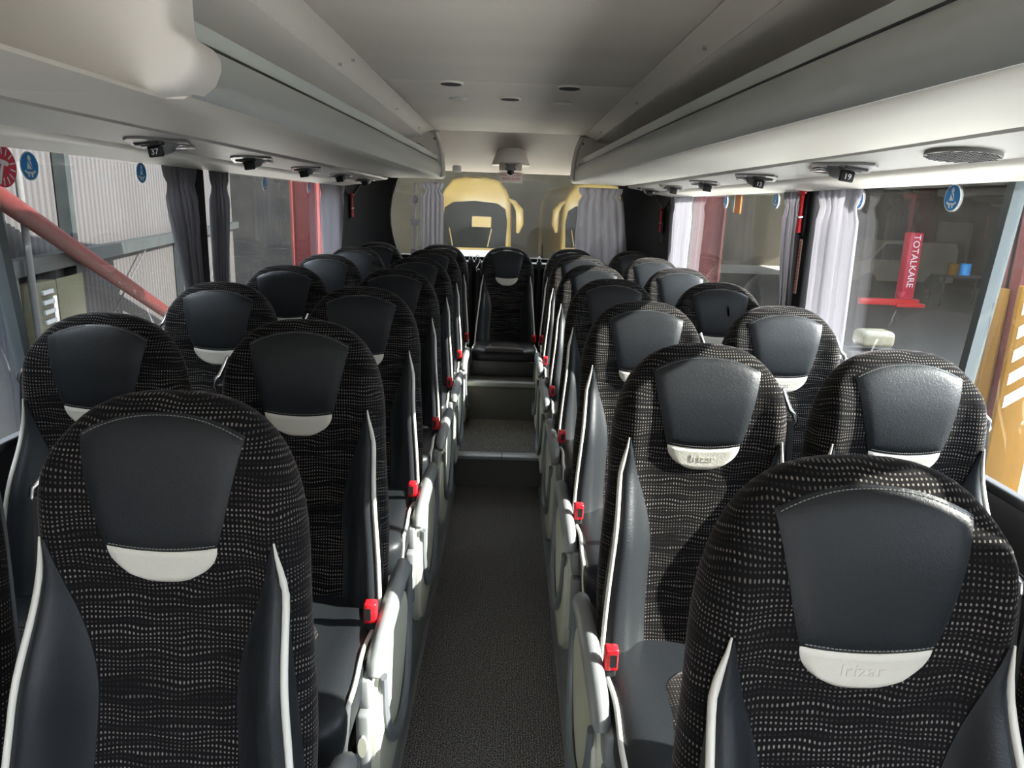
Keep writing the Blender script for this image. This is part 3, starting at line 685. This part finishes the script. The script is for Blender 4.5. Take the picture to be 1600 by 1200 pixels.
SM = {'back': core_mesh(), 'panel': panel_me, 'tag': tag_me, 'stitch': stitch_mesh(), 'text': letter_mesh(),
      'wing-1': wing_mesh(-1), 'wing1': wing_mesh(1), 'pipe-1': wing_pipe(-1), 'pipe1': wing_pipe(1),
      'cush': cushion_mesh(), 'ins': insert_mesh(), 'cp-1': cushion_pipe(-1), 'cp1': cushion_pipe(1)}
def shell():
    rings = []
    for s in [-.08, 0, .1, .2, .3, .4, .5, .56, .60, .63]:
        W = Wd(s)-.012; r = []
        for k in range(21):
            x = -W+2*W*k/20; r.append(P3(x, s, Cc(s)-.040-.022*max(0, 1-abs(x/W)**4)**.5))
        r += [P3(p.x*.98, s, Cc(s)-.03) for p in reversed(r)]
        rings.append(r)
    return G().loft(rings).mesh('back_shell', MGREY)
SM['shell'] = shell()
g = G().box(-.19, .19, -.60, -.08, ZF+.20, ZF+.28, r=.01)
for x in (-.13, .13):
    g.box(x-.02, x+.02, -.36, -.30, ZF, ZF+.22, r=.006).box(x-.025, x+.025, -.55, -.12, ZF, ZF+.03, r=.006)
SM['base'] = g.mesh('seat_base', DGREY)
for sd in (-1, 1):
    # sd = side of the seat that faces the aisle
    def X(a): return sd*a
    # armrest bar
    pts = [(X(.244), -.455, .555), (X(.244), -.44, .572), (X(.245), -.38, .588), (X(.246), -.25, .600), (X(.247), -.12, .604), (X(.247), -.05, .598), (X(.247), -.015, .575), (X(.247), -.005, .545)]
    SM['arm%d' % sd] = G().tube(pts, [.016, .024, .027, .027, .027, .026, .022, .014], 14, flat=.82).mesh('armrest', LGREY)
    pts = []
    for k in range(23):
        a = k/22*PI*1.0; pts.append((X(.262-.004*math.cos(2*a)), -.205+.205*math.cos(a*.98), .575-.285*abs(math.sin(a))**.8-.05*(k/22)))
    SM['ring%d' % sd] = G().tube(pts, [.013+.007*math.sin(PI*k/22) for k in range(23)], 10, flat=.6).mesh('armrest_loop', MGREY)
    x0, x1 = sorted((X(.226), X(.256)))
    pf = []
    for k in range(28):
        a = 2*PI*k/28; ca, sa = math.cos(a), math.sin(a); pf.append((-.24+.225*math.copysign(abs(ca)**.7, ca)+.03*sa, .375+.20*math.copysign(abs(sa)**.75, sa)))
    b = bmesh.new(); vs = [b.verts.new((x0 if sd < 0 else x1, p[0], p[1])) for p in pf]; b.faces.new(vs)
    ex = bmesh.ops.extrude_face_region(b, geom=b.faces[:]); bmesh.ops.translate(b, vec=(-sd*.028, 0, 0), verts=[v for v in ex['geom'] if isinstance(v, bmesh.types.BMVert)])
    xo = X(.256)
    ed = [e for e in b.edges if all(abs(v.co.x-xo) < 1e-5 for v in e.verts)]
    bmesh.ops.bevel(b, geom=ed, offset=.010, segments=3, affect='EDGES')
    SM['side%d' % sd] = G().bm(b).mesh('side_panel', CREAM)
    xa, xb = sorted((X(.206), X(.238)))
    SM['ctl%d' % sd] = G().box(xa, xb, -.475, -.40, .30, .475, r=.008).box(xa, xb, -.47, -.38, .485, .56, r=.008).mesh('recliner_housing', LGREY)
    SM['btn%d' % sd] = G().prism([(X(.222)+a, .40+c) for a, c in ellipse(0, 0, .010, .026, 18)], 'y', -.482, -.470).mesh('recliner_button', CREAM)
    xa, xb = sorted((X(.196), X(.226)))
    SM['buck%d' % sd] = G().box(xa, xb, -.325, -.298, .600, .652, r=.005).mesh('belt_buckle', RED)
    SM['slot%d' % sd] = G().box(min(X(.2), X(.214)), max(X(.2), X(.214)), -.328, -.323, .612, .640).mesh('buckle_slot', BLACK)
    SM['stalk%d' % sd] = G().box(xa+.003, xb-.003, -.32, -.295, .50, .602, r=.004).mesh('buckle_stalk', BLACK)
    # belt guide on the other side (wd)
    wd = -sd; gx = lambda a: wd*a
    pts = [(gx(.196), -.02, 1.155), (gx(.212), -.028, 1.118), (gx(.215), -.035, 1.108), (gx(.226), -.038, 1.098), (gx(.230), -.038, 1.082), (gx(.224), -.036, 1.070), (gx(.225), -.034, 1.073), (gx(.205), -.03, 1.080)]
    SM['guide%d' % sd] = G().tube(pts, .0066, 8, ref=(0, 1, 0)).mesh('belt_guide', CHROME)
    g = G()
    for dx, dy, wv in ((.214, -.040, .014), (.216, .0, .015)):
        rg = []
        for k in range(9):
            t = k/8; z = 1.085-.62*t; y = dy-.035*t*(1 if dy < -.01 else 1.4)-.03*t; x = dx+.006*math.sin(PI*t)
            rg.append([(gx(x-wv*.5), y-.012, z), (gx(x+wv*.5), y-.012, z), (gx(x+wv*.5), y+.012, z), (gx(x-wv*.5), y+.012, z)])
        g.loft(rg)
    SM['web%d' % sd] = g.mesh('belt_webbing', BLACK)
    SM['inner_arm%d' % sd] = G().tube([(X(.212), -.42, .588), (X(.212), -.38, .60), (X(.212), -.2, .606), (X(.212), -.06, .60)], [.008, .013, .013, .010], 8).mesh('inner_armrest', MGREY)

OFFY = .35
def make_seat(x, ytop, sd, aisle, label, group, guide_both=False, zo=0, arm=True):
    loc = (x, ytop-OFFY+.0, zo); o = empty('coach_seat', (x, ytop-.30, ZF+zo if zo == 0 else .43), label, 'seat', group)
    d = Vector((x, ytop, zo))-Vector(o.location)
    def p(n, key, par=None, l=None):
        q = ob(n, SM[key], par or o, (d if par is None else (0, 0, 0)))
        if l: q['label'] = l
        return q
    p('seat_back', 'back'); p('headrest_panel', 'panel', l='black leather headrest panel'); t = p('headrest_tag', 'tag', l='cream leather tag with embossed lettering'); p('lettering', 'text', t)
    st = p('stitching', 'stitch'); st['kind'] = 'stuff'
    for s in (-1, 1):
        wg = p('side_wing', 'wing%d' % s); p('wing_piping', 'pipe%d' % s, wg)
    c = p('seat_cushion', 'cush'); p('cushion_insert', 'ins', c); p('cushion_piping', 'cp-1', c); p('cushion_piping', 'cp1', c)
    p('back_shell', 'shell'); 
    if zo == 0: p('seat_base', 'base')
    b = p('belt_buckle', 'buck%d' % sd, l='red plastic buckle'); p('buckle_slot', 'slot%d' % sd, b); p('buckle_stalk', 'stalk%d' % sd, b)
    p('belt_guide', 'guide%d' % sd, l='chrome belt guide loop'); p('belt_webbing', 'web%d' % sd)
    if aisle:
        p('armrest', 'arm%d' % sd); p('armrest_loop', 'ring%d' % sd); p('side_panel', 'side%d' % sd, l='cream plastic side panel')
        k = p('recliner_housing', 'ctl%d' % sd); p('recliner_button', 'btn%d' % sd, k)
    elif arm: p('inner_armrest', 'inner_arm%d' % sd)
    return o
nth = ['front', 'second', 'third', 'fourth', 'fifth', 'sixth']
XRa, XRw, XLa, XLw = .480, .938, -.480, -.970
YR = [.895+.75*k for k in range(6)]; YL = [1.055+.738*k for k in range(6)]; YR[0] -= .015; YL[0] += .03
for k in range(6):
    nm = nth[k]+' row from the camera'
    if k == 0: nm = 'nearest row'
    make_seat(XRa, YR[k], -1, True, 'black dotted fabric seat, right of the aisle, %s' % nm, 'seats right of the aisle')
    s = make_seat(XRw, YR[k], -1, False, 'black dotted fabric seat by the right windows, %s' % nm, 'seats along the right windows')
    if k == 3:
        q = G().tube([P3(.035, .585, sp(.035, .585)+.0), P3(.033, .60, sp(.03, .6)+.012), P3(.028, .622, sp(.03, .62)+.016)], [.013, .010, .003], 8, flat=.5).ob('leather_flap', LEA, s, loc=Vector((XRw, YR[k], 0))-s.location); q['label'] = 'small torn leather flap standing off the headrest'
    make_seat(XLa, YL[k], 1, True, 'black dotted fabric seat, left of the aisle, %s' % nm, 'seats left of the aisle')
    make_seat(XLw, YL[k], 1, False, 'black dotted fabric seat by the left windows, %s' % nm, 'seats along the left windows')
for x, lb, sd in ((-.945, 'rear bench seat in the far left corner', 1), (-.475, 'rear bench seat left of the centre one', 1), (.012, 'rear centre seat facing down the aisle', 1), (.485, 'rear bench seat right of the centre one', -1), (.945, 'rear bench seat in the far right corner', -1)):
    make_seat(x, 5.40, sd, False, lb, 'five seats of the rear bench', zo=-.003, arm=False)
G().box(-.215, .215, 0, .02, 0, .10, r=.006).ob('bench_valance', DGREY, loc=(.012, 4.70, .431), parent=flo)
# belt anchors on the rear shelf
for x, lb in ((-.265, 'black belt anchor with chrome hook left of the left inner rear seat gap'), (-.215, 'black belt anchor with chrome hook just left of the rear centre seat'), (.255, 'black belt anchor with chrome hook right of the rear centre seat')):
    o = empty('belt_anchor', (x, 5.52, 1.125), lb, 'belt anchor', 'belt anchors on the rear shelf')
    G().box(-.02, .02, -.02, .02, 0, .015, r=.004).ob('anchor_foot', DGREY, o)
    G().tube([(-.012, 0, .01), (-.012, -.01, .04), (0, -.012, .055), (.012, -.01, .04), (.012, 0, .01)], .004, 6).ob('hook', CHROME, o)
    rg = [[(a, -.045-.0*t, z), (b_, -.045, z), (b_, -.040, z), (a, -.040, z)] for z in (.02, -.3, -.62) for a, b_, t in ((-.012, .012, 0),)]
    G().loft(rg).ob('webbing', BLACK, o)

# ---------------------------------------------------------------- outside
ZG = -1.2
struct(G().box(-40, 40, -25, 45, ZG-.1, ZG).ob('ground', CONC))
def at_wall(t, h, off=0):  # along the skewed left sheet wall
    d = Vector((-.2, .98)).normalized(); p = Vector((-2.93, 4.2))+d*t; n = Vector((d.y, -d.x)); q = p+n*off; return Vector((q.x, q.y, h))
ang = math.atan2(.98, -.2)-PI/2
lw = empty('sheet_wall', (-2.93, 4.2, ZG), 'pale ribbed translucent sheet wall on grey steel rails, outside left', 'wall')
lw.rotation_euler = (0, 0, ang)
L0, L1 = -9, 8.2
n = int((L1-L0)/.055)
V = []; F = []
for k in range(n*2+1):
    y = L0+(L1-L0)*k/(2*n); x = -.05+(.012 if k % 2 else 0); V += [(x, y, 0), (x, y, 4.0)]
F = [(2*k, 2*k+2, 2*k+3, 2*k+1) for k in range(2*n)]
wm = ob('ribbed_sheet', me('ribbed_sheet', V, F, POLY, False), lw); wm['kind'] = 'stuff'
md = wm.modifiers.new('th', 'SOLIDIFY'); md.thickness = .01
for y in (-4.6, -1.6, 1.05, 4.2, 7.2): G().box(-.03, .05, y-.045, y+.045, 0, 4.0).ob('upright', STEEL, lw, smooth=False)
for z in (.95, 2.28, 3.7): G().box(-.03, .06, L0, L1, z-.05, z+.05).ob('rail', STEEL, lw, smooth=False)
bp_ = []
G().tube([(.12, -.9, 2.95), (.12, 3.6, 1.38)], .06, 10).ob('diagonal_brace', RUST, lw)
G().tube([(.03, 2.92, 2.26), (.03, 1.0, 1.45)], .008, 6).ob('tie_cable', DGREY, lw)
G().tube([(.03, 7.1, 2.26), (.03, 5.6, 1.45)], .008, 6).ob('far_tie_cable', DGREY, lw)
G().tube([(.09, .16, 2.9), (.09, .17, .3)], .022, 8).ob('conduit_pipe', PIPE, lw)
dp = G().box(-.02, .02, -1.6, .02, .2, 2.24, r=.01).ob('navy_door', NAVY, lw)
G().box(-.03, .045, .03, .10, .2, 2.24).ob('door_frame', PIPE, lw, smooth=False)
eb = empty('fuse_cabinet', at_wall(.34, 0)+Vector((0, 0, .46)), 'open cream electrical fuse cabinet on the left sheet wall', 'fuse cabinet'); eb.rotation_euler = (0, 0, ang)
EB = lambda *a, **k: G().box(*a, **k)
EB(.0, .10, -.19, .15, .10, .52, r=.006).ob('cabinet_body', CABM, eb)
for k in range(6): EB(.10, .115, -.10, .06, .135+k*.062, .16+k*.062).ob('breaker_row', MGREY, eb, smooth=False)
EB(.10, .112, .075, .10, .18, .42).ob('wiring_duct', WHITE, eb, smooth=False)
EB(.09, .10, .16, .62, .08, .52, r=.004).ob('cabinet_door', CABM, eb)
# dark shed opening beyond the sheet wall, left far
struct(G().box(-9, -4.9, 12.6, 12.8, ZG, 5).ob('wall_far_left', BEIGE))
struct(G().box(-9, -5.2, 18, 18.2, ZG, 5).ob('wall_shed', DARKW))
# red steel columns
def column(x, y, wx, wy, label, guard=False):
    o = empty('steel_column', (x, y, ZG), label, 'column', 'red steel columns outside')
    g = G().box(-wx/2, wx/2, -.012, .012, 0, 4.1).box(-wx/2, -wx/2+.02, -wy/2, wy/2, 0, 4.1).box(wx/2-.02, wx/2, -wy/2, wy/2, 0, 4.1)
    g.ob('web_and_flanges', REDP, o, smooth=False)
    G().box(-wx/2-.1, wx/2+.1, -wy/2-.06, wy/2+.06, 0, .03).ob('base_plate', STEEL, o, smooth=False)
    return o
c = column(2.37, 3.27, .14, .16, 'big red steel column outside the near right window')
c2 = column(2.30, 8.4, .30, .26, 'pinkish red steel column outside the right rear window')
c3 = column(-2.30, 8.4, .30, .26, 'pinkish red steel column outside the left rear window')
G().box(-.086, -.072, -.035, .085, .0, 2.46, r=.003).ob('yellow_guard', YEL, c)
hz = empty('hazard_board', (2.225, 2.96, ZG), 'yellow and white striped hazard board on the red column', 'hazard board')
G().box(-.085, .085, -.012, .012, 0, 2.50, r=.004).ob('board', YEL, hz)
for k in range(5):
    z = 1.98+k*.10
    zz = [(-.065, z), (.065, z+.09), (.065, z+.14), (-.065, z+.05)]
    G().prism(zz, 'y', -.016, -.010).ob('white_stripe', WHITE, hz, smooth=False)
struct(G().box(-9, 14, -7.2, -7, ZG, 3.2).ob('wall_sky_blocker', mat('shed_front', (.10, .10, .10), .9)))  # unseen wall added behind the camera to block sky light on the seats
G().box(7.5, 20, -10, 34, ZG, ZG+.012).ob('workshop_dim_floor', mat('dimmed_ground', (.035, .033, .03), .9), bpy.data.objects['ground'])  # dark colour laid over sunlit concrete so the workshop ground stays dim
# workshop on the right
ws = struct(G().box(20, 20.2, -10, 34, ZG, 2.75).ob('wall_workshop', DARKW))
G().box(14, 20.2, -10, 34, 2.65, 2.75).ob('workshop_shade_slab', DARKW, ws)  # unseen slab added to keep the workshop dark, set clear of the sun rays
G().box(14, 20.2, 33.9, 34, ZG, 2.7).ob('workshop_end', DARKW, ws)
G().box(19.8, 19.98, 31.5, 33.8, -.6, 1.5).ob('sheet_board', BEIGE, ws, smooth=False)
lf = empty('column_lift', (13, 23.4, ZG), 'red mobile column lift with white lettering in the workshop', 'vehicle lift')
G().box(-.20, .20, -.20, .20, 0, 2.35, r=.02).ob('mast', mat('lift_red', (.52, .02, .05), .4), lf)
G().box(-1.6, .3, -.40, -.2, .05, .25, r=.01).ob('lift_arm', RED, lf)
G().box(-.45, .45, -.5, .5, 0, .12, r=.01).ob('lift_base', RED, lf)
v, f = text_geo('TOTALKARE', .30, .003)
Rm = Matrix.Rotation(PI/2, 3, 'X') @ Matrix.Rotation(-PI/2, 3, 'Z')
G().add([Rm @ Vector(p)+Vector((0, -.204, 1.45)) for p in v], f).ob('lettering', WHITE, lf, smooth=False)
def car(x, y, label, m, nm='parked_van', w=1.9, l=4.2, h=1.9):
    o = empty(nm, (x, y, ZG), label, 'van'); pf = [(-l/2, .35), (-l/2, 1.0), (-l/2+.7, 1.15), (-l/2+1.3, h), (l/2-.1, h), (l/2, h-.3), (l/2, .35)]
    G().prism(pf, 'y', -w/2, w/2).ob('body', m, o, smooth=False)
    G().prism([(-l/2+.85, 1.18), (-l/2+1.32, h-.1), (-l/2+2.2, h-.1), (-l/2+2.2, 1.18)], 'y', -w/2-.01, w/2+.01).ob('side_glass', COACHG, o, smooth=False)
    for a in (-l/2+.8, l/2-.8):
        for s in (-1, 1): G().tube([(a, s*(w/2-.2), .33), (a, s*(w/2+.01), .33)], .33, 20, ref=(1, 0, 0)).ob('wheel', BLACK, o)
car(15.6, 29.5, 'dusty beige van parked deep in the dark workshop', BEIGE)
mt = empty('workbench', (15, 23.8, ZG), 'cluttered dark workbench with yellow and blue cans in the workshop', 'workbench')
G().box(-.8, .8, -.4, .4, .95, 1.02).ob('bench_top', DGREY, mt, smooth=False)
for a in (-.75, .75):
    for s in (-.35, .35): G().box(a-.03, a+.03, s-.03, s+.03, 0, .95).ob('leg', STEEL, mt, smooth=False)
for x, y, z, m, n, lb in ((-.3, 0, 1.02, YEL, 'paint_can', 'yellow can on the workshop bench'), (.15, .1, 1.02, BLUE, 'paint_can', 'blue can on the workshop bench')):
    tag(G().tube([(0, 0, 0), (0, 0, .36), (0, 0, .38)], [.17, .17, .15], 16).ob(n, m, loc=(15+x, 23.8+y, ZG+z)), lb, 'can')
# mudguard-like cream fairing just outside
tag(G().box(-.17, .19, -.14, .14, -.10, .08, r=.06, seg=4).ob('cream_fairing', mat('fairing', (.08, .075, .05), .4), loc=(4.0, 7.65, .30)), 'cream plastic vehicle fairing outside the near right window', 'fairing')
st = empty('fairing_stand', (4.0, 7.65, ZG), 'dark trolley holding the cream fairing', 'trolley')
G().box(-.3, .3, -.2, .2, 1.28, 1.36).ob('trolley_top', DGREY, st, smooth=False)
for a in (-.25, .25):
    for s in (-.15, .15): G().box(a-.02, a+.02, s-.02, s+.02, 0, 1.3).ob('leg', DGREY, st, smooth=False)
# yard behind: back wall and two coaches
wy = struct(G().box(-26, 26, 40, 40.2, ZG, 5.2).ob('wall_yard', BEIGE))
G().box(-26, 26, 13, 40, 5.2, 5.35).ob('yard_shade_slab', STEEL, wy)  # unseen slab added overhead to keep the sun off the parked coaches
def coach(x, y, label, rz=0):
    o = empty('parked_coach', (x, y, ZG), label, 'coach', 'cream coaches parked behind', rz)
    out = [(-1.25, .35), (-1.25, 2.4), (-1.20, 2.95), (-1.05, 3.25), (-.80, 3.58), (-.4, 3.68), (0, 3.70), (.4, 3.68), (.80, 3.58), (1.05, 3.25), (1.20, 2.95), (1.25, 2.4), (1.25, .35)]
    rings = []
    for yy, sc in ((-.0, .90), (.06, .955), (.2, .985), (.5, 1), (11.5, 1)): rings.append([(a*sc, yy, 1.9+(b-1.9)*sc) for a, b in out])
    G().loft(rings).ob('body', COACH, o)
    w = [(-1.06, 1.30), (-1.10, 2.2), (-1.02, 2.62), (-.75, 2.80), (0, 2.86), (.75, 2.80), (1.02, 2.62), (1.10, 2.2), (1.06, 1.30)]
    G().prism(w, 'y', -.05, .05).ob('windscreen', COACHG, o, smooth=False)
    G().box(-1.15, 1.15, -.10, .1, .95, 1.22, r=.04).ob('bumper', WHITE, o)
    G().box(-.5, .5, -.06, .0, 1.0, 1.12).ob('plate_panel', BLUE, o, smooth=False)
    for a in (-.75, .45):
        G().tube([(a, -.08, 1.35), (a+(.12 if a < 0 else .12)*(-1 if a < 0 else 1), -.08, 1.95)], .018, 6).ob('wiper', COACH, o)
    G().tube([(-.55, .16, 3.60), (0, .02, 3.63), (.55, .16, 3.60)], .018, 6).ob('roof_seam', DGREY, o)
    for s in (-1, 1):
        G().tube([(s*1.12, .1, 2.95), (s*1.32, -.25, 2.85), (s*1.50, -.35, 2.6), (s*1.52, -.35, 2.15), (s*1.46, -.35, 1.85)], [.05, .08, .13, .13, .05], 10).ob('mirror_arm', COACH, o)
        for yy in (2.4, 8.8): G().tube([(s*1.0, yy, .5), (s*1.26, yy, .5)], .5, 24, ref=(0, 1, 0)).ob('wheel', BLACK, o)
    G().box(-.1, .55, -.07, -.04, 2.0, 2.35).ob('sun_visor', COACH, o, smooth=False)
    G().box(.25, .85, -.07, -.04, 1.62, 1.85).ob('dash_panel', STEEL, o, smooth=False)
coach(-1.18, 25, 'cream coach with rounded roof parked behind the rear window, left')
coach(3.15, 27, 'cream coach parked behind the rear window, right, half hidden', .03)
